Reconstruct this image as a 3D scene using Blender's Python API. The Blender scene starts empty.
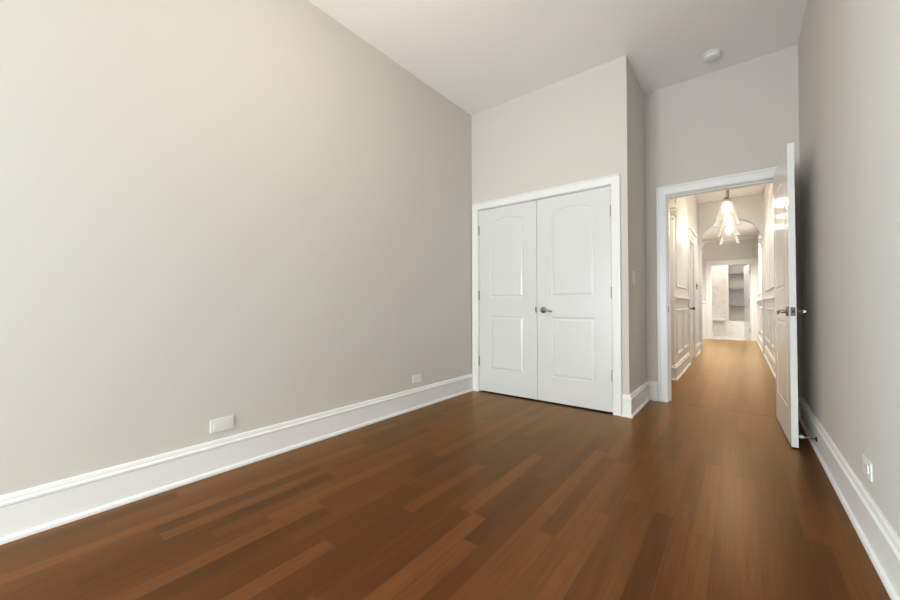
import bpy, bmesh, math
from mathutils import Vector, Matrix

C = bpy.context.scene.collection
SC = bpy.context.scene
PI = math.pi

# ------------------------------------------------------------------ camera
F_PX, YAW, PITCH, ROLL, CAM_Z = 366.33, 0.6679, 0.0137, -0.0028, 0.9675
cam_data = bpy.data.cameras.new('camera')
cam = bpy.data.objects.new('camera', cam_data)
C.objects.link(cam)
fw = Vector((-math.sin(YAW) * math.cos(PITCH), math.cos(YAW) * math.cos(PITCH), math.sin(PITCH)))
r0 = Vector((math.cos(YAW), math.sin(YAW), 0))
u0 = r0.cross(fw)
rt = r0 * math.cos(ROLL) + u0 * math.sin(ROLL)
up = -r0 * math.sin(ROLL) + u0 * math.cos(ROLL)
M = Matrix(((rt.x, up.x, -fw.x, 0), (rt.y, up.y, -fw.y, 0), (rt.z, up.z, -fw.z, CAM_Z), (0, 0, 0, 1)))
cam.matrix_world = M
cam_data.sensor_width = 36
cam_data.lens = F_PX / 900 * 36
cam_data.clip_start = 0.01
SC.camera = cam

# ------------------------------------------------------------------ world, daylight, exposure
world = bpy.data.worlds.new('world')
SC.world = world
world.use_nodes = True
bg = world.node_tree.nodes['Background']
bg.inputs['Color'].default_value = (0.91, 0.965, 1.0, 1)
bg.inputs['Strength'].default_value = 5.0

def area_light(name, loc, direction, sx, sy, power, col):
    l = bpy.data.lights.new(name, 'AREA')
    l.shape = 'RECTANGLE'; l.size = sx; l.size_y = sy
    l.energy = power; l.color = col
    o = bpy.data.objects.new(name, l)
    C.objects.link(o)
    o.location = loc
    o.rotation_euler = Vector(direction).to_track_quat('-Z', 'Y').to_euler()
    return o

# window daylight (side window added), ceiling lamp, vestibule and alcove downlights, added hallway and bathroom fill
def bulb_light(name, loc, radius, power, col):
    l = bpy.data.lights.new(name, 'POINT')
    l.shadow_soft_size = radius; l.energy = power; l.color = col
    o = bpy.data.objects.new(name, l)
    C.objects.link(o)
    o.location = loc
def spot(name, loc, power, col, cone=95):
    l = bpy.data.lights.new(name, 'SPOT')
    l.energy = power; l.color = col; l.spot_size = math.radians(cone); l.spot_blend = 0.8; l.shadow_soft_size = 0.06
    o = bpy.data.objects.new(name, l)
    C.objects.link(o)
    o.location = loc
area_light('window_daylight', (-1.40, -3.03, 0.90), (0, 1, 0), 1.5, 1.3, 138, (0.91, 0.97, 1.0))
area_light('side_fill_light', (-2.53, -1.0, 0.95), (1, 0, 0), 1.4, 1.4, 70, (0.55, 0.86, 1.0))  # fill through an added side window, brightens the right wall
bulb_light('room_ceiling_lamp', (-1.2, 1.1, 2.6), 0.18, 14, (1.0, 0.76, 0.52))
for y in (5.0, 6.7, 8.5):
    spot('hall_fill_spot', (-0.13, y, 3.06), 90, (1.0, 0.97, 0.88))  # unseen spots added to brighten the hallway, mostly its floor
spot('vestibule_downlight', (-0.10, 10.9, 2.76), 340, (1.0, 0.97, 0.87), 140)
bulb_light('bathroom_fill_light', (-0.30, 13.1, 2.30), 0.12, 18, (1.0, 0.94, 0.84))  # unseen light added to brighten the niche and bathroom door
spot('alcove_downlight', (-1.15, 4.9, 2.9), 55, (1.0, 0.74, 0.50), 120)

SC.view_settings.view_transform = 'Standard'
SC.view_settings.look = 'None'
SC.view_settings.gamma = 1
SC.view_settings.exposure = 0.14
SC.view_settings.use_curve_mapping = False

# ------------------------------------------------------------------ materials
def mat(name, col, rough=0.5, metal=0.0, bump=0.0, bump_scale=200, spec=0.5):
    m = bpy.data.materials.new(name)
    m.use_nodes = True
    nt = m.node_tree
    b = nt.nodes['Principled BSDF']
    b.inputs['Base Color'].default_value = (*col, 1)
    b.inputs['Roughness'].default_value = rough
    b.inputs['Metallic'].default_value = metal
    b.inputs['Specular IOR Level'].default_value = spec
    if bump:
        tc = nt.nodes.new('ShaderNodeTexCoord')
        n = nt.nodes.new('ShaderNodeTexNoise')
        n.inputs['Scale'].default_value = bump_scale
        n.inputs['Detail'].default_value = 3
        bp = nt.nodes.new('ShaderNodeBump')
        bp.inputs['Strength'].default_value = bump
        bp.inputs['Distance'].default_value = 0.002
        nt.links.new(tc.outputs['Object'], n.inputs['Vector'])
        nt.links.new(n.outputs['Fac'], bp.inputs['Height'])
        nt.links.new(bp.outputs['Normal'], b.inputs['Normal'])
    return m

def wood_floor():
    m = bpy.data.materials.new('oak_floor_dark')
    m.use_nodes = True
    nt = m.node_tree
    N, L = nt.nodes.new, nt.links.new
    b = nt.nodes['Principled BSDF']
    tc = N('ShaderNodeTexCoord')
    sep = N('ShaderNodeSeparateXYZ'); L(tc.outputs['Object'], sep.inputs[0])
    def math_(op, a, c=None, d=None):
        n = N('ShaderNodeMath'); n.operation = op
        for i, v in enumerate((a, c, d)):
            if v is None: continue
            if isinstance(v, (int, float)): n.inputs[i].default_value = v
            else: L(v, n.inputs[i])
        return n.outputs[0]
    xs = math_('DIVIDE', math_('ADD', sep.outputs['X'], 20.0), 0.074)
    row = math_('FLOOR', xs); fx = math_('FRACT', xs)
    wn = N('ShaderNodeTexWhiteNoise'); wn.noise_dimensions = '1D'; L(row, wn.inputs['W'])
    wn2 = N('ShaderNodeTexWhiteNoise'); wn2.noise_dimensions = '1D'; L(math_('ADD', row, 77.3), wn2.inputs['W'])
    ln = math_('MULTIPLY_ADD', wn2.outputs['Value'], 0.55, 0.62)
    ys = math_('ADD', math_('DIVIDE', math_('ADD', sep.outputs['Y'], 20.0), ln), math_('MULTIPLY', wn.outputs['Value'], 9.0))
    col = math_('FLOOR', ys); fy = math_('FRACT', ys)
    cid = N('ShaderNodeCombineXYZ'); L(row, cid.inputs[0]); L(col, cid.inputs[1])
    idn = N('ShaderNodeTexWhiteNoise'); idn.noise_dimensions = '2D'; L(cid.outputs[0], idn.inputs['Vector'])
    sid = N('ShaderNodeSeparateColor'); L(idn.outputs['Color'], sid.inputs[0])
    # grain
    gv = N('ShaderNodeCombineXYZ')
    L(math_('MULTIPLY', sep.outputs['X'], 85.0), gv.inputs[0])
    L(math_('MULTIPLY', sep.outputs['Y'], 2.6), gv.inputs[1])
    L(math_('MULTIPLY', sid.outputs[1], 40.0), gv.inputs[2])
    g = N('ShaderNodeTexNoise'); g.inputs['Scale'].default_value = 1.0; g.inputs['Detail'].default_value = 6
    g.inputs['Roughness'].default_value = 0.62; g.inputs['Distortion'].default_value = 0.25
    L(gv.outputs[0], g.inputs['Vector'])
    gv2 = N('ShaderNodeCombineXYZ')
    L(math_('MULTIPLY', sep.outputs['X'], 11.0), gv2.inputs[0])
    L(math_('MULTIPLY', sep.outputs['Y'], 0.9), gv2.inputs[1])
    L(math_('MULTIPLY', sid.outputs[2], 31.0), gv2.inputs[2])
    g2 = N('ShaderNodeTexNoise'); g2.inputs['Scale'].default_value = 1.0; g2.inputs['Detail'].default_value = 3
    L(gv2.outputs[0], g2.inputs['Vector'])
    tone = math_('ADD', math_('MULTIPLY_ADD', sid.outputs[0], 0.60, -0.24),
                 math_('ADD', math_('MULTIPLY', g.outputs['Fac'], 0.85), math_('MULTIPLY', g2.outputs['Fac'], 0.30)))
    ramp = N('ShaderNodeValToRGB')
    e = ramp.color_ramp.elements
    e[0].position = 0.18; e[0].color = (0.054, 0.0148, 0.0042, 1)
    e[1].position = 1.02; e[1].color = (0.160, 0.053, 0.0135, 1)
    mid = e.new(0.60); mid.color = (0.094, 0.0285, 0.0076, 1)
    L(tone, ramp.inputs[0])
    b.inputs['Specular IOR Level'].default_value = 0.0
    # seams
    ex = math_('MINIMUM', fx, math_('SUBTRACT', 1.0, fx))
    sx = math_('LESS_THAN', ex, 0.008)
    ey = math_('MULTIPLY', math_('MINIMUM', fy, math_('SUBTRACT', 1.0, fy)), ln)
    sy = math_('LESS_THAN', ey, 0.0009)
    seam = math_('MAXIMUM', sx, sy)
    mix = N('ShaderNodeMix'); mix.data_type = 'RGBA'
    L(math_('MULTIPLY', seam, 0.55), mix.inputs['Factor'])
    L(ramp.outputs['Color'], mix.inputs[6]); mix.inputs[7].default_value = (0.03, 0.012, 0.007, 1)
    L(mix.outputs[2], b.inputs['Base Color'])
    b.inputs['Roughness'].default_value = 0.6
    gl = N('ShaderNodeBsdfGlossy'); gl.inputs['Color'].default_value = (1.0, 0.78, 0.51, 1)   # warm tint of reflected lamplight put into the gloss colour
    L(math_('MULTIPLY_ADD', g.outputs['Fac'], 0.04, 0.278), gl.inputs['Roughness'])
    fr = N('ShaderNodeFresnel'); fr.inputs['IOR'].default_value = 1.43
    ms = N('ShaderNodeMixShader')
    L(fr.outputs[0], ms.inputs[0]); L(b.outputs[0], ms.inputs[1]); L(gl.outputs[0], ms.inputs[2])
    L(ms.outputs[0], nt.nodes['Material Output'].inputs['Surface'])
    bp = N('ShaderNodeBump'); bp.inputs['Strength'].default_value = 0.08; bp.inputs['Distance'].default_value = 0.001
    L(math_('SUBTRACT', g.outputs['Fac'], math_('MULTIPLY', seam, 0.8)), bp.inputs['Height'])
    L(bp.outputs['Normal'], b.inputs['Normal']); L(bp.outputs['Normal'], gl.inputs['Normal'])
    return m

def marble():
    m = bpy.data.materials.new('white_marble')
    m.use_nodes = True
    nt = m.node_tree
    N, L = nt.nodes.new, nt.links.new
    b = nt.nodes['Principled BSDF']
    tc = N('ShaderNodeTexCoord')
    n = N('ShaderNodeTexNoise'); n.inputs['Scale'].default_value = 1.7; n.inputs['Detail'].default_value = 6
    n.inputs['Distortion'].default_value = 1.2
    L(tc.outputs['Object'], n.inputs['Vector'])
    sub = N('ShaderNodeMath'); sub.operation = 'SUBTRACT'; L(n.outputs['Fac'], sub.inputs[0]); sub.inputs[1].default_value = 0.5
    ab = N('ShaderNodeMath'); ab.operation = 'ABSOLUTE'; L(sub.outputs[0], ab.inputs[0])
    r = N('ShaderNodeValToRGB')
    r.color_ramp.elements[0].position = 0.0; r.color_ramp.elements[0].color = (0.70, 0.67, 0.625, 1)
    r.color_ramp.elements[1].position = 0.022; r.color_ramp.elements[1].color = (0.80, 0.77, 0.72, 1)
    L(ab.outputs[0], r.inputs[0]); L(r.outputs[0], b.inputs['Base Color'])
    b.inputs['Roughness'].default_value = 0.18
    return m

def glass_clear(name, tint, diff, gloss_rough):
    m = bpy.data.materials.new(name)
    m.use_nodes = True
    nt = m.node_tree
    nt.nodes.remove(nt.nodes['Principled BSDF'])
    N, L = nt.nodes.new, nt.links.new
    out = nt.nodes['Material Output']
    tr = N('ShaderNodeBsdfTransparent'); tr.inputs['Color'].default_value = (*tint, 1)
    gl = N('ShaderNodeBsdfGlossy'); gl.inputs['Roughness'].default_value = gloss_rough
    tl = N('ShaderNodeBsdfTranslucent'); tl.inputs['Color'].default_value = (0.9, 0.88, 0.84, 1)
    fr = N('ShaderNodeFresnel'); fr.inputs['IOR'].default_value = 1.28
    m1 = N('ShaderNodeMixShader'); m1.inputs[0].default_value = diff
    L(tr.outputs[0], m1.inputs[1]); L(tl.outputs[0], m1.inputs[2])
    m2 = N('ShaderNodeMixShader')
    L(fr.outputs[0], m2.inputs[0]); L(m1.outputs[0], m2.inputs[1]); L(gl.outputs[0], m2.inputs[2])
    L(m2.outputs[0], out.inputs['Surface'])
    return m

def emit(name, col, strength):
    m = bpy.data.materials.new(name)
    m.use_nodes = True
    b = m.node_tree.nodes['Principled BSDF']
    b.inputs['Base Color'].default_value = (*col, 1)
    b.inputs['Emission Color'].default_value = (*col, 1)
    b.inputs['Emission Strength'].default_value = strength
    return m

WALL = mat('greige_wall_paint', (0.66, 0.631, 0.590), 0.75, bump=0.06, bump_scale=260, spec=0.3)
CEIL = mat('white_ceiling_paint', (0.93, 0.91, 0.885), 0.85, bump=0.04, bump_scale=220, spec=0.25)
TRIM = mat('white_trim_paint', (0.86, 0.865, 0.87), 0.32)
DOORP = mat('white_door_paint', (0.73, 0.732, 0.735), 0.22)
HALL = mat('white_hall_paint', (0.78, 0.765, 0.74), 0.38)
NICHE = mat('taupe_closet_paint', (0.62, 0.57, 0.52), 0.7, bump=0.04, bump_scale=200)
SHELF = mat('taupe_shelf_paint', (0.30, 0.27, 0.24), 0.5)
FLOOR = wood_floor()
MARBLE = marble()
NICKEL = mat('brushed_nickel', (0.36, 0.34, 0.32), 0.42, 1.0, bump=0.03, bump_scale=500)
DARKM = mat('dark_bronze', (0.06, 0.055, 0.05), 0.4, 0.8, bump=0.03, bump_scale=500)
PLASTIC = mat('white_plastic', (0.82, 0.82, 0.80), 0.35, bump=0.02, bump_scale=400)
SLOT = mat('dark_slot', (0.05, 0.05, 0.05), 0.6, bump=0.02, bump_scale=400)
LATCH = mat('dark_nickel', (0.16, 0.155, 0.15), 0.4, 1.0, bump=0.03, bump_scale=500)
RUBBER = mat('white_rubber', (0.75, 0.74, 0.72), 0.6, bump=0.02, bump_scale=400)
PANE = glass_clear('window_glass', (0.97, 0.98, 0.98), 0.0, 0.02)
SHADE = glass_clear('ribbed_clear_glass', (0.95, 0.945, 0.935), 0.06, 0.08)
BULB = emit('warm_bulb', (1.0, 0.88, 0.70), 150.0)

# ------------------------------------------------------------------ mesh helpers
def box(bm, x0, x1, y0, y1, z0, z1, bevel=0.0):
    ps = [(x0, y0, z0), (x1, y0, z0), (x1, y1, z0), (x0, y1, z0), (x0, y0, z1), (x1, y0, z1), (x1, y1, z1), (x0, y1, z1)]
    v = [bm.verts.new(p) for p in ps]
    fs = [bm.faces.new([v[i] for i in q]) for q in ((3, 2, 1, 0), (4, 5, 6, 7), (0, 1, 5, 4), (1, 2, 6, 5), (2, 3, 7, 6), (3, 0, 4, 7))]
    if bevel:
        es = list({e for f in fs for e in f.edges})
        bmesh.ops.bevel(bm, geom=es, offset=bevel, segments=2, affect='EDGES', profile=0.5)

def boxbm(*a, **k):
    bm = bmesh.new(); box(bm, *a, **k); return bm

def lathe(bm, prof, n=32, loc=(0, 0, 0), axis='Z', wobble=None):
    rings = []
    for r, h in prof:
        ring = []
        for i in range(n):
            a = 2 * PI * i / n
            rr = r * (1 + (wobble * (1 if i % 2 else -1) if wobble else 0))
            p = (rr * math.cos(a), rr * math.sin(a), h)
            if axis == 'X': p = (p[2], p[0], p[1])
            if axis == 'Y': p = (p[1], p[2], p[0])
            ring.append(bm.verts.new((p[0] + loc[0], p[1] + loc[1], p[2] + loc[2])))
        rings.append(ring)
    for a, b in zip(rings, rings[1:]):
        for i in range(n):
            f = bm.faces.new((a[i], a[(i + 1) % n], b[(i + 1) % n], b[i])); f.smooth = True
    return rings

def lathe_closed(bm, prof, **k):
    rings = lathe(bm, prof, **k)
    bm.faces.new(list(reversed(rings[0]))); bm.faces.new(rings[-1])

def tube(bm, pts, radii, n=14):
    pts = [Vector(p) for p in pts]
    rings = []
    for i, p in enumerate(pts):
        d = (pts[min(i + 1, len(pts) - 1)] - pts[max(i - 1, 0)]).normalized()
        q = d.to_track_quat('Z', 'Y')
        r = radii[i] if isinstance(radii, (list, tuple)) else radii
        rx, ry = r if isinstance(r, tuple) else (r, r)
        rings.append([bm.verts.new(p + q @ Vector((rx * math.cos(2 * PI * k / n), ry * math.sin(2 * PI * k / n), 0))) for k in range(n)])
    for a, b in zip(rings, rings[1:]):
        for k in range(n):
            f = bm.faces.new((a[k], a[(k + 1) % n], b[(k + 1) % n], b[k])); f.smooth = True
    bm.faces.new(list(reversed(rings[0]))); bm.faces.new(rings[-1])

def obj(name, bm, m, parent=None, label=None):
    bmesh.ops.recalc_face_normals(bm, faces=bm.faces[:])
    me = bpy.data.meshes.new(name)
    bm.to_mesh(me); bm.free()
    me.materials.append(m)
    o = bpy.data.objects.new(name, me)
    C.objects.link(o)
    if parent is not None: o.parent = parent
    if label: o['label'] = label
    return o

def struct(name, bm, m, label):
    o = obj(name, bm, m)
    o['kind'] = 'structure'; o['label'] = label
    return o

def tag(o, label, cat, group=None):
    o['label'] = label; o['category'] = cat
    if group: o['group'] = group
    return o

def thing(name, label, cat, loc=(0, 0, 0), rot=(0, 0, 0), group=None):
    o = bpy.data.objects.new(name, None)
    C.objects.link(o)
    o.location = loc; o.rotation_euler = rot; o.empty_display_size = 0.1
    return tag(o, label, cat, group)

def dup(root, loc, rot, label):
    r = root.copy(); C.objects.link(r); r.location = loc; r.rotation_euler = rot; r['label'] = label
    for ch in list(root.children):
        c = ch.copy(); C.objects.link(c); c.parent = r
        for g in list(ch.children):
            d = g.copy(); C.objects.link(d); d.parent = c
    return r

def run(bm, prof, A, B, nrm, ma=0, mb=0):
    """moulding along A-B on the floor plan; prof = (distance out of the wall, height); ma/mb mitre the ends"""
    A, B, nrm = Vector((*A, 0)), Vector((*B, 0)), Vector((*nrm, 0))
    d = (B - A).normalized()
    va = [bm.verts.new(A + nrm * o - d * (o * ma) + Vector((0, 0, z))) for o, z in prof]
    vb = [bm.verts.new(B + nrm * o + d * (o * mb) + Vector((0, 0, z))) for o, z in prof]
    k = len(prof)
    for i in range(k):
        j = (i + 1) % k
        bm.faces.new((va[i], va[j], vb[j], vb[i]))
    bm.faces.new(list(reversed(va))); bm.faces.new(vb)

def casing(bm, x0, x1, zt, y, sign, prof):
    """three-sided mitred door casing on a wall of constant y; prof = (distance from opening, distance out of the wall)"""
    rows = []
    for o, d in prof:
        rows.append([bm.verts.new((px, y + sign * d, pz)) for px, pz in ((x0 - o, 0), (x0 - o, zt + o), (x1 + o, zt + o), (x1 + o, 0))])
    k = len(rows)
    for i in range(k):
        a, b = rows[i], rows[(i + 1) % k]
        for s in range(3):
            bm.faces.new((a[s], a[s + 1], b[s + 1], b[s]))
    bm.faces.new([r[0] for r in rows]); bm.faces.new([r[3] for r in reversed(rows)])

def frame_ring(bm, u0, u1, v0, v1, to3, w=0.035, h=0.014):
    """picture-frame moulding: rectangle ring with a rounded ridge; to3(u, v, out) maps to space"""
    prof = ((0, 0), (0.0, h * 0.5), (w * 0.25, h), (w * 0.55, h * 0.75), (w * 0.8, h * 0.35), (w, h * 0.3), (w, 0))
    rows = []
    for o, d in prof:
        rows.append([bm.verts.new(to3(u, v, d)) for u, v in ((u0 + o, v0 + o), (u1 - o, v0 + o), (u1 - o, v1 - o), (u0 + o, v1 - o))])
    for i in range(len(rows) - 1):
        a, b = rows[i], rows[i + 1]
        for s in range(4):
            t = (s + 1) % 4
            bm.faces.new((a[s], a[t], b[t], b[s]))

# ------------------------------------------------------------------ dimensions
XL, XR, XC = -2.39, 0.41, -0.749
YB, YC, YD = -2.90, 3.44, 4.20
H = 3.14
HX0, HX1 = -0.65, 0.39          # hallway
YA, YE = 9.20, 12.50            # arch wall, end wall
HH, HV = 3.08, 2.78             # ceilings beyond the door

# ------------------------------------------------------------------ structure: room shell
struct('floor', boxbm(-2.6, 0.62, YB - 0.12, YE + 0.06, -0.06, 0), FLOOR, 'dark brown oak plank floor of the room, running on through the doorway into the hallway')
struct('ceiling', boxbm(XL - 0.12, XR + 0.12, YB - 0.12, YD + 0.12, H, H + 0.08), CEIL, 'white ceiling over the empty room')
sy0, sy1, sz0, sz1 = -1.75, -0.25, 0.22, 1.92
bm = bmesh.new()
box(bm, XL - 0.12, XL, YB - 0.12, sy0, 0, H); box(bm, XL - 0.12, XL, sy1, YD + 0.12, 0, H)
box(bm, XL - 0.12, XL, sy0, sy1, 0, sz0); box(bm, XL - 0.12, XL, sy0, sy1, sz1, H)
struct('wall_left', bm, WALL, 'long bare greige wall on the left')
wf = bmesh.new()
sm = (sy0 + sy1) / 2
box(wf, XL - 0.09, XL - 0.03, sy0, sy1, sz0, sz0 + 0.06); box(wf, XL - 0.09, XL - 0.03, sy0, sy1, sz1 - 0.06, sz1)
for y in (sy0, sm - 0.03, sy1 - 0.06):
    box(wf, XL - 0.09, XL - 0.03, y, y + 0.06, sz0 + 0.06, sz1 - 0.06)
win = struct('window_added', wf, TRIM, 'white framed window added in the left wall for extra daylight, behind the viewer')  # invented opening out of view, lets extra daylight onto the right wall
obj('pane', boxbm(XL - 0.065, XL - 0.06, sy0 + 0.06, sm - 0.03, sz0 + 0.06, sz1 - 0.06), PANE, win)
obj('pane', boxbm(XL - 0.065, XL - 0.06, sm + 0.03, sy1 - 0.06, sz0 + 0.06, sz1 - 0.06), PANE, win)
struct('wall_right', boxbm(XR, XR + 0.12, YB - 0.12, YD, 0, H), WALL, 'greige wall on the right behind the open door')
bm = bmesh.new()
wx0, wx1, wz0, wz1 = -2.2, -0.6, 0.22, 2.72
box(bm, XL, wx0, YB - 0.12, YB, 0, H); box(bm, wx1, XR, YB - 0.12, YB, 0, H)
box(bm, wx0, wx1, YB - 0.12, YB, 0, wz0); box(bm, wx0, wx1, YB - 0.12, YB, wz1, H)
struct('wall_back', bm, WALL, 'greige wall with the window, behind the viewer')
bm = bmesh.new()                                         # closet front wall with its opening
cx0, cx1, czt = -2.297, -0.884, 2.032
box(bm, XL, cx0 - 0.02, YC, YC + 0.11, 0, H); box(bm, cx1 + 0.02, XC, YC, YC + 0.11, 0, H)
box(bm, cx0 - 0.02, cx1 + 0.02, YC, YC + 0.11, czt + 0.02, H)
struct('wall_closet', bm, WALL, 'greige wall above and around the white double closet doors')
struct('wall_return', boxbm(XC - 0.11, XC, YC + 0.11, YD, 0, H), WALL, 'narrow shaded side wall of the closet, with the light switch')
bm = bmesh.new()                                         # entry wall with the doorway
dx0, dx1, dzt = -0.556, 0.276, 2.054
box(bm, XL, dx0 - 0.02, YD, YD + 0.12, 0, H); box(bm, dx1 + 0.02, XR + 0.12, YD, YD + 0.12, 0, H)
box(bm, dx0 - 0.02, dx1 + 0.02, YD, YD + 0.12, dzt + 0.02, H)
struct('wall_entry', bm, WALL, 'greige wall around the open doorway to the hallway')

# window behind the viewer
wf = bmesh.new()
box(wf, wx0, wx1, YB - 0.09, YB - 0.03, wz0, wz0 + 0.06); box(wf, wx0, wx1, YB - 0.09, YB - 0.03, wz1 - 0.06, wz1)
box(wf, wx0, wx0 + 0.06, YB - 0.09, YB - 0.03, wz0 + 0.06, wz1 - 0.06); box(wf, wx1 - 0.06, wx1, YB - 0.09, YB - 0.03, wz0 + 0.06, wz1 - 0.06)
wm = (wx0 + wx1) / 2
box(wf, wm - 0.03, wm + 0.03, YB - 0.09, YB - 0.03, wz0 + 0.06, wz1 - 0.06)
win = struct('window_1', wf, TRIM, 'white framed window in the wall behind the viewer')
obj('pane', boxbm(wx0 + 0.06, wm - 0.03, YB - 0.065, YB - 0.06, wz0 + 0.06, wz1 - 0.06), PANE, win)
obj('pane', boxbm(wm + 0.03, wx1 - 0.06, YB - 0.065, YB - 0.06, wz0 + 0.06, wz1 - 0.06), PANE, win)

# baseboards
BASE = ((0, 0), (0.030, 0), (0.030, 0.012), (0.026, 0.020), (0.018, 0.024), (0.018, 0.146), (0.0225, 0.150), (0.0225, 0.160), (0.015, 0.168),
        (0.015, 0.174), (0.011, 0.186), (0.006, 0.190), (0, 0.190))
def base(name, A, B, nrm, label, ma=0, mb=0, m=TRIM):
    bm = bmesh.new(); run(bm, BASE, A, B, nrm, ma, mb)
    return struct(name, bm, m, label)
base('baseboard_left', (XL, YB), (XL, YC - 0.003), (1, 0), 'tall white baseboard along the long left wall', -1, 0)
base('baseboard_right', (XR, YB), (XR, YD), (-1, 0), 'tall white baseboard along the right wall behind the open door', -1, -1)
base('baseboard_closet', (-0.803, YC), (XC, YC), (0, -1), 'short white baseboard piece beside the closet casing', 0, 1)
base('baseboard_return', (XC, YC), (XC, YD), (1, 0), 'white baseboard on the narrow side wall of the closet', 1, -1)
base('baseboard_entry', (XC, YD), (-0.651, YD), (0, -1), 'short white baseboard between closet corner and doorway casing', -1, 0)
base('baseboard_corner', (0.371, YD), (XR, YD), (0, -1), 'sliver of white baseboard behind the open door', 0, -1)
base('baseboard_back', (XL, YB), (XR, YB), (0, 1), 'white baseboard below the window behind the viewer', -1, -1)

# casings, jambs
CAS = ((0.006, 0), (0.006, 0.014), (0.012, 0.017), (0.060, 0.020), (0.066, 0.020), (0.070, 0.026), (0.086, 0.026), (0.090, 0.020), (0.090, 0))
bm = bmesh.new(); casing(bm, cx0, cx1 - 0.004, czt, YC, -1, CAS[:3] + ((0.064, 0.020), (0.068, 0.025), (0.078, 0.025), (0.082, 0.02), (0.082, 0)))
struct('trim_1', bm, TRIM, 'white casing around the double closet doors')
bm = bmesh.new(); casing(bm, dx0, dx1, dzt, YD, -1, CAS)
struct('trim_2', bm, TRIM, 'white casing around the open doorway, room side')
def jamb(name, x0, x1, zt, y0, y1, stop, label):
    bm = bmesh.new()
    box(bm, x0 - 0.019, x0, y0, y1, 0, zt); box(bm, x1, x1 + 0.019, y0, y1, 0, zt); box(bm, x0 - 0.019, x1 + 0.019, y0, y1, zt, zt + 0.019)
    box(bm, x0, x0 + 0.011, stop, y1 - 0.008, 0, zt - 0.011); box(bm, x1 - 0.011, x1, stop, y1 - 0.008, 0, zt - 0.011)
    box(bm, x0, x1, stop, y1 - 0.008, zt - 0.011, zt)
    return struct(name, bm, TRIM, label)
jamb('trim_3', cx0, cx1, czt, YC + 0.001, YC + 0.109, YC + 0.046, 'white jamb and stop inside the closet opening')
jb = jamb('trim_4', dx0, dx1, dzt, YD + 0.001, YD + 0.119, YD + 0.046, 'white jamb and stop lining the open doorway')
obj('strike_plate', boxbm(dx0 - 0.0005, dx0 + 0.002, YD + 0.008, YD + 0.036, 0.89, 0.955), DARKM, jb, 'dark metal strike plate')
bm = bmesh.new(); casing(bm, dx0, dx1, dzt, YD + 0.12, 1, CAS)
struct('trim_5', bm, TRIM, 'white casing on the hallway side of the doorway')

# ------------------------------------------------------------------ doors
def arch_outline(x0, x1, z0, z1, rise, inset, n=18):
    x0, x1, z0 = x0 + inset, x1 - inset, z0 + inset
    pts = [(x0, z0), (x1, z0)]
    if rise <= 0:
        return pts + [(x1, z1 - inset), (x0, z1 - inset)]
    w = (x1 - x0)
    for i in range(n + 1):
        t = i / n
        s = abs(2 * t - 1)
        pts.append((x1 - w * t, z1 - inset + rise * (1 - s * s)))
    return pts

def door_leaf(w, h, t, panels):
    """moulded two-panel leaf; local x 0..w, y 0 (front) .. t (back), z 0..h; panels = (x0, x1, z0, z1, rise)"""
    bm = bmesh.new()
    for y, s in ((0.0, 1), (t, -1)):
        outer = [bm.verts.new(p) for p in ((0, y, 0), (w, y, 0), (w, y, h), (0, y, h))]
        edges = [bm.edges.new((outer[i], outer[(i + 1) % 4])) for i in range(4)]
        for (px0, px1, pz0, pz1, rise) in panels:
            loops = []
            for inset, dep in ((0, 0), (0.005, 0.0035), (0.010, 0.0042), (0.016, 0.0036), (0.028, 0.0006), (0.032, 0.0)):
                loops.append([bm.verts.new((x, y + s * dep, z)) for x, z in arch_outline(px0, px1, pz0, pz1, rise, inset)])
            k = len(loops[0])
            edges += [bm.edges.new((loops[0][i], loops[0][(i + 1) % k])) for i in range(k)]
            for a, b in zip(loops, loops[1:]):
                for i in range(k):
                    bm.faces.new((a[i], a[(i + 1) % k], b[(i + 1) % k], b[i]))
            bm.faces.new(loops[-1])
        bmesh.ops.triangle_fill(bm, use_beauty=True, edges=edges)
    q = [[bm.verts.new((x, y, z)) for y in (0.0, t)] for x, z in ((0, 0), (w, 0), (w, h), (0, h))]
    for i in range(4):
        a, b = q[i], q[(i + 1) % 4]
        bm.faces.new((a[0], b[0], b[1], a[1]))
    bmesh.ops.remove_doubles(bm, verts=bm.verts[:], dist=0.0001)
    return bm

def hinge(parent, x, y, z, name='hinge', m=None):
    bm = bmesh.new()
    lathe_closed(bm, ((0.0035, -0.052), (0.0065, -0.049), (0.0065, 0.049), (0.0035, 0.052)), n=12, loc=(x, y, z))
    box(bm, x - 0.004, x + 0.004, y - 0.001, y + 0.012, z - 0.045, z + 0.045)
    return obj(name, bm, m or NICKEL, parent)

def lever(parent, x, y, z, sgn, out, back=False):
    """rosette and lever; out = -1 towards -y (front) or +1 (back); lever runs towards sgn*x"""
    bm = bmesh.new()
    lathe_closed(bm, ((0.0315, 0), (0.0315, 0.005 * out), (0.028, 0.009 * out), (0.014, 0.011 * out), (0.011, 0.014 * out), (0.011, 0.042 * out), (0.009, 0.046 * out)), n=28, loc=(x, y, z), axis='Y')
    h = obj('door_handle', bm, NICKEL, parent, 'brushed nickel lever handle')
    bm = bmesh.new()
    yo = y + out * 0.044
    tube(bm, ((x - sgn * 0.010, yo, z), (x + sgn * 0.010, yo + out * 0.003, z), (x + sgn * 0.045, yo + out * 0.004, z - 0.003),
              (x + sgn * 0.080, yo + out * 0.001, z - 0.011), (x + sgn * 0.102, yo - out * 0.004, z - 0.017)),
         [(0.009, 0.009), (0.011, 0.010), (0.0085, 0.010), (0.007, 0.009), (0.005, 0.007)])
    obj('lever', bm, NICKEL, h)
    return h

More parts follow.
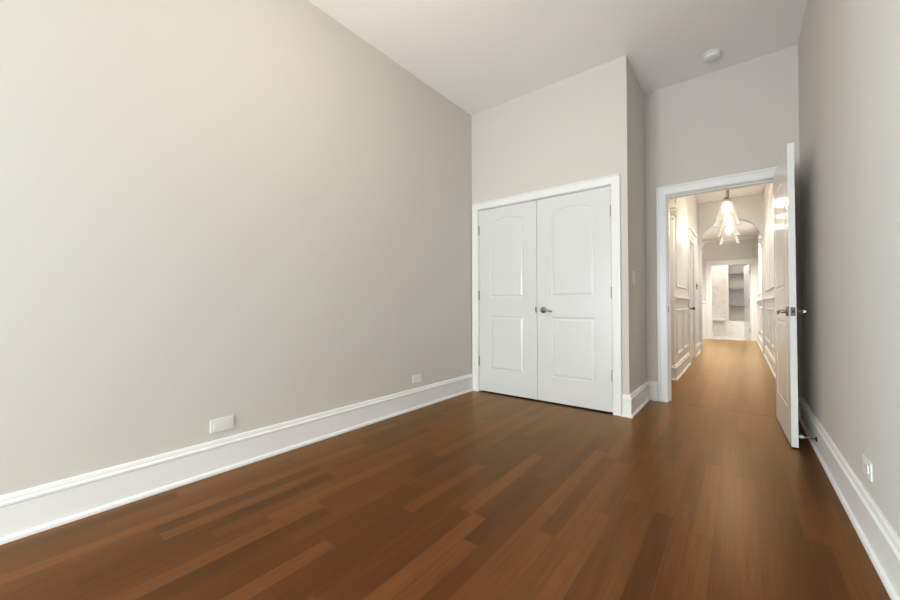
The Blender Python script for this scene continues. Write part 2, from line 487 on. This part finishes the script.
# closet leaves
LT = 0.035
lw_l = (-1.601) - (cx0 + 0.003); lw_r = (cx1 - 0.004) - (-1.597)
def closet_leaf(name, x0, w, label):
    h = 2.012
    d = struct(name, door_leaf(w, h, LT, [(0.148, w - 0.148, 0.245, 0.830, 0), (0.148, w - 0.148, 1.035, 1.850, 0.050)]), DOORP, label)
    d.location = (x0, YC + 0.004, 0.014)
    return d
dl = closet_leaf('door_1', cx0 + 0.003, lw_l, 'left leaf of the white double closet doors, moulded with two panels')
dr = closet_leaf('door_2', -1.597, lw_r, 'right leaf of the white double closet doors, with the lever handle')
for z in (0.325, 1.06, 1.79):
    hinge(dl, 0.0, -0.006, z); hinge(dr, lw_r, -0.006, z)
lever(dr, 0.066, 0, 0.902, 1, -1)
obj('strike_plate', boxbm(lw_l - 0.016, lw_l - 0.004, -0.003, 0.001, 0.876, 0.930), LATCH, dl, 'small nickel strike plate')
obj('ball_catch', boxbm(lw_l - 0.05, lw_l - 0.004, 0.004, 0.03, 2.012, 2.0165), DARKM, dl)

# open entry door: pin at the right jamb, swung about 92 degrees into the room
ew, eh = 0.818, 2.042
ENTRYP = mat('white_gloss_door_paint', (0.82, 0.82, 0.815), 0.18)
leaf = door_leaf(ew, eh, LT, [(0.125, ew - 0.125, 0.235, 0.835, 0), (0.125, ew - 0.125, 1.070, 1.800, 0.065)])
ed = struct('door_3', leaf, ENTRYP, 'white panelled door standing open against the right wall')
ang = math.radians(90 + 1.9)
# local frame: x from hinge to free edge, front face (y=0) turned to the right wall, back face to the doorway
ed.matrix_world = Matrix.Translation((0.274, 4.172, 0.012)) @ Matrix.Rotation(-PI / 2 + math.radians(1.9), 4, 'Z') @ Matrix.Diagonal((1, -1, 1, 1))
lever(ed, ew - 0.066, 0, 0.905, -1, -1)
lever(ed, ew - 0.066, LT, 0.905, -1, 1)
bm = bmesh.new()
box(bm, ew - 0.001, ew + 0.0015, 0.005, 0.030, 0.876, 0.934, 0.0006)
lp = obj('latch_plate', bm, LATCH, ed, 'nickel latch plate on the door edge')
obj('latch_bolt', boxbm(ew, ew + 0.010, 0.011, 0.024, 0.897, 0.915, 0.002), DARKM, lp)
for z in (0.24, 1.0, 1.80):
    hinge(ed, -0.004, -0.006, z)

# ------------------------------------------------------------------ hallway shell
struct('trim_6', boxbm(dx0, dx1, YD + 0.002, YD + 0.118, 0.0, 0.0008), FLOOR, 'wooden threshold board across the doorway')
struct('ceiling_hall', boxbm(-1.75, HX1 + 0.12, YD + 0.12, YA, HH, HH + 0.08), CEIL, 'white ceiling over the hallway')
struct('wall_hall_right', boxbm(HX1, HX1 + 0.12, YD + 0.12, YE, 0, HH), HALL, 'cream panelled wall along the right of the hallway')
DL0, DL1, DLZ = 7.16, 7.98, 2.04                         # door on the left of the hallway
bm = bmesh.new()
box(bm, HX0 - 0.12, HX0, 5.45, DL0, 0, HH); box(bm, HX0 - 0.12, HX0, DL1, YA, 0, HH)
box(bm, HX0 - 0.12, HX0, DL0, DL1, DLZ, HH)
struct('wall_hall_left', bm, HALL, 'cream panelled wall along the left of the hallway')
bm = bmesh.new()
box(bm, -1.75, -1.65, YD + 0.12, 5.55, 0, HH); box(bm, -1.65, HX0 - 0.12, 5.45, 5.55, 0, HH)
struct('wall_alcove', bm, HALL, 'cream wall of the side passage left of the doorway')

struct('wall_light_block', boxbm(-0.95, -0.90, 6.9, 8.3, 0, HH), HALL, 'unseen backing wall added behind the left hallway door to block sky light')  # added out of sight to stop sky light leaking round the door

# arch wall
AX0, AX1, SPR, RISE = -0.605, 0.350, 2.25, 0.43
bm = bmesh.new()
amid, ahw = (AX0 + AX1) / 2, (AX1 - AX0) / 2
n = 28
arc = [(amid - ahw * math.cos(PI * i / n), SPR + RISE * math.sin(PI * i / n)) for i in range(n + 1)]
box(bm, HX0, AX0, YA, YA + 0.16, 0, HH); box(bm, AX1, HX1, YA, YA + 0.16, 0, HH)
for (xa, za), (xb, zb) in zip(arc, arc[1:]):
    q = [[bm.verts.new((x, y, z)) for x, z in ((xa, za), (xb, zb), (xb, HH), (xa, HH))] for y in (YA, YA + 0.16)]
    bm.faces.new(q[0]); bm.faces.new(list(reversed(q[1])))
    bm.faces.new((q[0][0], q[1][0], q[1][1], q[0][1]))
struct('wall_arch', bm, HALL, 'cream wall with the arched opening at the far end of the hallway')
bm = bmesh.new()
for y0, z0, z1, o in ((0, 2.06, 2.09, 0.012), (0, 2.12, 2.16, 0.018), (0, 2.16, 2.20, 0.030), (0, 2.20, 2.235, 0.045)):
    box(bm, HX0, AX0 + o, YA - o, YA + 0.16 + o, z0, z1, 0.004)
struct('trim_7', bm, HALL, 'white moulded capital under the left foot of the arch')
bm = bmesh.new()
for y0, z0, z1, o in ((0, 2.06, 2.09, 0.012), (0, 2.12, 2.16, 0.018), (0, 2.16, 2.20, 0.030), (0, 2.20, 2.235, 0.045)):
    box(bm, AX1 - o, HX1, YA - o, YA + 0.16 + o, z0, z1, 0.004)
struct('trim_8', bm, HALL, 'white moulded capital under the right foot of the arch')
bm = bmesh.new()
for z0, z1, o in ((2.07, 2.09, 0.010), (2.13, 2.16, 0.014), (2.16, 2.20, 0.024), (2.20, 2.24, 0.036)):
    box(bm, HX0 - 0.12, HX0 + o, 5.45 - o, 5.62, z0, z1, 0.004)
struct('trim_9', bm, HALL, 'white moulded capital on the near corner of the left hallway wall')
CROWN = ((0, 0), (0, -0.09), (0.012, -0.09), (0.018, -0.07), (0.06, -0.02), (0.07, -0.012), (0.07, 0))
def crown(name, A, B, nrm, z, label, ma=-1, mb=-1, m=HALL):
    bm = bmesh.new(); run(bm, [(o, z + h) for o, h in CROWN], A, B, nrm, ma, mb)
    return struct(name, bm, m, label)

# hallway baseboards and wainscot
base('baseboard_hall_left', (HX0, 5.45), (HX0, DL0 - 0.09), (1, 0), 'cream baseboard along the left hallway wall', 1, 0, HALL)
base('baseboard_hall_corner', (HX0 - 0.30, 5.45), (HX0, 5.45), (0, -1), 'cream baseboard around the near corner of the left hallway wall', 0, 1, HALL)
base('baseboard_hall_pier', (HX0, DL1 + 0.09), (HX0, YA), (1, 0), 'cream baseboard between hallway door and arch', 0, 0, HALL)
base('baseboard_hall_right', (HX1, YD + 0.12), (HX1, YE), (-1, 0), 'cream baseboard along the right hallway wall', 0, 0, HALL)
RAIL = ((0, -0.05), (0.010, -0.05), (0.014, -0.03), (0.014, -0.012), (0.030, -0.004), (0.034, 0.006), (0.034, 0.016), (0.022, 0.022), (0, 0.024))
def rail(name, A, B, nrm, label):
    bm = bmesh.new(); run(bm, [(o, 1.045 + h) for o, h in RAIL], A, B, nrm)
    return struct(name, bm, HALL, label)
rail('trim_10', (HX0, 5.45), (HX0, DL0 - 0.09), (1, 0), 'white chair rail on the left hallway wall')
rail('trim_11', (HX1, YD + 0.12), (HX1, YE), (-1, 0), 'white chair rail on the right hallway wall')
def panels(name, x, s, spans, label):
    bm = bmesh.new()
    for y0, y1, z0, z1 in spans:
        frame_ring(bm, y0, y1, z0, z1, lambda u, v, d: (x + s * d, u, v))
    return struct(name, bm, HALL, label)
panels('trim_12', HX0, 1, [(5.62, 6.25, 0.30, 0.90), (6.36, 6.98, 0.30, 0.90), (5.62, 6.98, 1.20, 2.70)], 'white panel mouldings on the left hallway wall')
ys = [4.6, 5.25, 5.95, 6.75, 7.55, 8.35, 9.15]
sp = []
for a, b in zip(ys, ys[1:]):
    sp += [(a + 0.05, b - 0.05, 0.33, 0.90)]
for a, b in ((4.6, 5.95), (5.95, 7.55), (7.55, 9.15)):
    sp += [(a + 0.05, b - 0.05, 1.20, 2.70)]
sp += [(9.45, 10.9, 0.33, 0.90), (11.0, 12.4, 0.33, 0.90), (9.45, 10.9, 1.2, 2.5), (11.0, 12.4, 1.2, 2.5)]
panels('trim_13', HX1, -1, sp, 'white panel mouldings on the right hallway wall')

# door on the left of the hallway with its casing
bm = bmesh.new()
prof = CAS
rows = []
for o, d in prof:
    rows.append([bm.verts.new((HX0 + d, py, pz)) for py, pz in ((DL0 - o, 0), (DL0 - o, DLZ + o), (DL1 + o, DLZ + o), (DL1 + o, 0))])
for i in range(len(rows)):
    a, b = rows[i], rows[(i + 1) % len(rows)]
    for s in range(3): bm.faces.new((a[s], a[s + 1], b[s + 1], b[s]))
bm.faces.new([r[0] for r in rows]); bm.faces.new([r[3] for r in reversed(rows)])
box(bm, HX0, HX0 + 0.030, DL0 - 0.10, DL1 + 0.10, DLZ + 0.09, DLZ + 0.16)
box(bm, HX0, HX0 + 0.055, DL0 - 0.125, DL1 + 0.125, DLZ + 0.16, DLZ + 0.20, 0.008)
struct('trim_14', bm, HALL, 'white casing with a crowned head around the left hallway door')
hd = struct('door_4', door_leaf(DL1 - DL0 - 0.006, 2.02, LT, [(0.13, 0.684, 0.235, 0.835, 0), (0.13, 0.684, 1.04, 1.82, 0.06)]), DOORP, 'white closed panelled door on the left of the hallway')
hd.matrix_world = Matrix.Translation((HX0 - 0.002, DL1 - 0.003, 0.012)) @ Matrix.Rotation(-PI / 2, 4, 'Z') @ Matrix.Diagonal((1, -1, 1, 1))
bm = bmesh.new()
lathe_closed(bm, ((0.028, 0), (0.028, -0.006), (0.010, -0.010), (0.010, -0.035), (0.024, -0.042), (0.027, -0.055), (0.020, -0.066), (0.006, -0.069)), n=20, loc=(DL1 - 7.42, 0, 0.885), axis='Y')
obj('knob', bm, DARKM, hd, 'dark round door knob')

# vestibule beyond the arch
VX0 = -1.45
struct('ceiling_vestibule', boxbm(VX0 - 0.12, HX1, YA + 0.16, YE + 0.1, HV, HV + 0.08), CEIL, 'white ceiling beyond the arch')
struct('wall_vestibule_left', boxbm(VX0 - 0.12, VX0, YA, YE, 0, HV), HALL, 'pale wall on the left beyond the arch')
struct('wall_vestibule_near', boxbm(VX0, HX0 - 0.12, YA, YA + 0.16, 0, HV), HALL, 'pale wall beside the arch, on its far side')
bm = bmesh.new()
bx0, bx1, bzt = -0.605, 0.270, 2.05
box(bm, VX0, bx0 - 0.02, YE, YE + 0.12, 0, HV); box(bm, bx1 + 0.02, HX1 + 0.12, YE, YE + 0.12, 0, HV)
box(bm, bx0 - 0.02, bx1 + 0.02, YE, YE + 0.12, bzt + 0.02, HV)
struct('wall_end', bm, WALL, 'greige end wall around the bathroom doorway')
crown('trim_15', (VX0, YE), (HX1, YE), (0, -1), HV, 'white crown moulding along the end wall beyond the arch', 0, 0)
bm = bmesh.new(); casing(bm, bx0, bx1, bzt, YE, -1, ((0.004, 0), (0.004, 0.016), (0.100, 0.022), (0.105, 0.028), (0.118, 0.028), (0.118, 0)))
struct('trim_16', bm, HALL, 'white casing around the bathroom doorway')
jamb('trim_17', bx0, bx1, bzt, YE + 0.001, YE + 0.119, YE + 0.02, 'white jamb lining the bathroom doorway')
bm = bmesh.new(); run(bm, [(0, 0.19), (0.012, 0.19), (0.012, 0.97), (0.03, 1.0), (0.03, 1.04), (0, 1.05)], (VX0, YE), (bx0 - 0.118, YE), (0, -1))
struct('trim_18', bm, HALL, 'white wainscot left of the bathroom doorway')
base('baseboard_end', (VX0, YE), (bx0 - 0.118, YE), (0, -1), 'white baseboard left of the bathroom doorway', 0, 0, HALL)

# bathroom: marble floor, marble walls, built-in niche
YW = 13.95
struct('floor_bathroom', boxbm(-1.5, 0.8, YE + 0.06, 14.7, -0.06, 0.004), MARBLE, 'white marble bathroom floor behind the doorway')
struct('ceiling_bathroom', boxbm(-1.5, 0.8, YE + 0.12, 14.7, 2.6, 2.68), CEIL, 'white bathroom ceiling')
struct('wall_bathroom_left', boxbm(-1.6, -1.5, YE + 0.12, 14.7, 0, 2.6), MARBLE, 'white marble side wall of the bathroom')
struct('wall_bathroom_right', boxbm(0.8, 0.9, YE + 0.12, 14.7, 0, 2.6), MARBLE, 'pale bathroom wall behind the opened door')
struct('wall_bathroom_marble', boxbm(-1.5, -0.325, YW, 14.7, 0, 2.6), MARBLE, 'veined white marble bathroom wall left of the shelf niche')
bm = bmesh.new()
box(bm, -0.245, 0.8, YW + 0.48, 14.7, 0.0, 2.6)
box(bm, 0.50, 0.8, YW, YW + 0.48, 0.0, 2.6); box(bm, -0.245, 0.5, YW, YW + 0.48, 2.25, 2.6)
struct('wall_niche', bm, NICHE, 'taupe back of the shelf niche in the bathroom')
struct('trim_19', boxbm(-0.325, -0.245, YW - 0.03, YW + 0.48, 0, 2.6), HALL, 'white upright trim at the left of the shelf niche')
struct('trim_20', boxbm(-0.245, 0.5, YW - 0.02, YW + 0.48, 0, 0.46), MARBLE, 'marble front below the shelf niche')
for z, lb in ((0.93, 'lowest taupe shelf in the bathroom niche'), (1.43, 'middle taupe shelf in the bathroom niche'), (1.89, 'topmost taupe shelf in the bathroom niche')):
    tag(obj('shelf', boxbm(-0.243, 0.498, YW + 0.06, YW + 0.47, z, z + 0.035, 0.003), SHELF), lb, 'shelf', 'shelves in the bathroom niche')
tag(obj('marble_ledge', boxbm(-0.92, -0.33, YW - 0.14, YW - 0.001, 0.47, 0.54, 0.006), TRIM), 'white ledge projecting from the marble bathroom wall', 'ledge')
bd = struct('door_5', door_leaf(0.80, 2.02, LT, [(0.12, 0.68, 0.235, 0.835, 0), (0.12, 0.68, 1.04, 1.82, 0.06)]), DOORP, 'white bathroom door swung open into the bathroom')
bd.matrix_world = Matrix.Translation((0.262, YE + 0.10, 0.016)) @ Matrix.Rotation(PI - math.radians(82), 4, 'Z')
for z in (0.26, 1.05, 1.82):
    hinge(bd, -0.004, LT + 0.004, z)
bm = bmesh.new()
lathe_closed(bm, ((0.028, 0), (0.028, 0.006), (0.010, 0.010), (0.010, 0.035), (0.024, 0.042), (0.027, 0.055), (0.020, 0.066), (0.006, 0.069)), n=20, loc=(0.735, LT, 0.90), axis='Y')
obj('knob', bm, NICKEL, bd, 'nickel door knob')

# ------------------------------------------------------------------ pendants in the hallway
pend = thing('pendant_lamp', 'nearest of the three glass pendants in the hallway, largest in view', 'pendant lamp', (-0.118, 6.2, HH), (0, 0, 0), 'glass pendants in the hallway')
bm = bmesh.new(); lathe_closed(bm, ((0.065, 0), (0.065, -0.012), (0.055, -0.024), (0.012, -0.030)), n=28); obj('canopy', bm, NICKEL, pend)
bm = bmesh.new(); tube(bm, ((0, 0, -0.026), (0, 0, -0.665)), 0.0065); obj('rod', bm, NICKEL, pend)
bm = bmesh.new(); lathe_closed(bm, ((0.010, -0.655), (0.026, -0.665), (0.030, -0.68), (0.046, -0.695), (0.050, -0.735), (0.020, -0.74), (0.016, -0.792), (0.012, -0.795)), n=24); obj('socket', bm, NICKEL, pend)
bm = bmesh.new(); lathe(bm, ((0.048, -0.705), (0.068, -0.725), (0.080, -0.79), (0.102, -0.89), (0.138, -1.03), (0.150, -1.055)), n=72, wobble=0.006)
obj('glass_shade', bm, SHADE, pend, 'ribbed clear glass shade')
bm = bmesh.new(); lathe_closed(bm, ((0.010, -0.792), (0.022, -0.800), (0.030, -0.815), (0.033, -0.832), (0.030, -0.849), (0.020, -0.862), (0.006, -0.867)), n=24); obj('bulb', bm, BULB, pend, 'lit warm bulb')
dup(pend, (-0.121, 7.17, HH), (0, 0, 0), 'middle of the three glass pendants in the hallway, partly hidden by the nearest')
dup(pend, (-0.124, 8.10, HH), (0, 0, 0), 'farthest and lowest-looking of the three glass pendants, in front of the arch')

# ------------------------------------------------------------------ small fittings
def plate_thing(name, label, cat, loc, rot, w, h, kind, group=None):
    """wall plate lying in its local x-z plane, facing -y"""
    t = thing(name, label, cat, loc, rot, group)
    obj('cover_plate', boxbm(-w / 2, w / 2, -0.007, 0, -h / 2, h / 2, 0.003), PLASTIC, t)
    if kind == 'outlet':
        f = obj('receptacle', boxbm(-0.034, 0.034, -0.010, -0.006, -0.0165, 0.0165, 0.0012), PLASTIC, t)
        for sx in (-0.019, 0.019):
            bm = bmesh.new()
            box(bm, sx - 0.004, sx + 0.004, -0.0104, -0.0098, 0.0045, 0.0062)
            box(bm, sx - 0.004, sx + 0.004, -0.0104, -0.0098, -0.0062, -0.0045)
            box(bm, sx + 0.008, sx + 0.011, -0.0104, -0.0098, -0.0015, 0.0015)
            obj('slot', bm, SLOT, f)
    elif kind == 'switch':
        bm = bmesh.new()
        box(bm, -0.0165, 0.0165, -0.011, -0.006, -0.033, 0.033, 0.0015)
        obj('rocker', bm, PLASTIC, t)
    elif kind == 'blank':
        obj('insert', boxbm(-0.046, 0.046, -0.0085, -0.006, -0.024, 0.024, 0.001), PLASTIC, t)
    return t
plate_thing('wall_plate', 'blank white horizontal cover plate low on the left wall, nearest the viewer', 'wall plate', (XL, 0.865, 0.272), (0, 0, PI / 2), 0.125, 0.076, 'blank')
plate_thing('wall_outlet', 'white horizontal outlet low on the left wall near the closet', 'outlet', (XL, 2.520, 0.277), (0, 0, PI / 2), 0.120, 0.074, 'outlet')
plate_thing('wall_outlet', 'white horizontal outlet low on the right wall in front of the open door', 'outlet', (XR, 2.245, 0.297), (0, 0, -PI / 2), 0.120, 0.076, 'outlet')
plate_thing('light_switch', 'white light switch on the shaded side wall of the closet', 'light switch', (XC, 3.615, 1.21), (0, 0, PI / 2), 0.072, 0.116, 'switch')

sd = thing('smoke_detector', 'round white smoke detector on the ceiling near the doorway', 'smoke detector', (-0.163, 3.88, H))
bm = bmesh.new(); lathe_closed(bm, ((0.070, 0), (0.070, -0.010), (0.066, -0.012)), n=40); obj('mounting_ring', bm, PLASTIC, sd)
bm = bmesh.new(); lathe_closed(bm, ((0.062, -0.010), (0.063, -0.030), (0.056, -0.040), (0.030, -0.044), (0.010, -0.045)), n=40); obj('cover', bm, PLASTIC, sd)
bm = bmesh.new(); lathe_closed(bm, ((0.010, -0.044), (0.010, -0.047), (0.006, -0.048)), n=16, loc=(0.028, 0, 0)); obj('test_button', bm, PLASTIC, sd)

ds = thing('door_stop', 'chrome door stop reaching from the right baseboard to the open door', 'door stop', (0.392, 3.385, 0.080))
bm = bmesh.new(); lathe_closed(bm, ((0.017, 0.0), (0.017, -0.004), (0.010, -0.008), (0.006, -0.010)), n=20, axis='X'); obj('flange', bm, DARKM, ds, 'dark round flange')
bm = bmesh.new(); lathe_closed(bm, ((0.0055, -0.008), (0.0045, -0.05), (0.0065, -0.058), (0.0065, -0.066)), n=16, axis='X'); obj('rod', bm, NICKEL, ds)
bm = bmesh.new(); lathe_closed(bm, ((0.009, -0.064), (0.010, -0.070), (0.010, -0.080), (0.006, -0.086)), n=16, axis='X'); obj('bumper', bm, RUBBER, ds, 'white rubber tip')

ws = thing('wall_switch', 'small dark wall plate on the pier left of the arch', 'wall plate', (HX0, 8.62, 1.32), (0, 0, PI / 2))
obj('cover_plate', boxbm(-0.035, 0.035, -0.008, 0, -0.057, 0.057, 0.002), DARKM, ws)
obj('toggle', boxbm(-0.006, 0.006, -0.022, -0.007, -0.012, 0.012, 0.002), DARKM, ws)
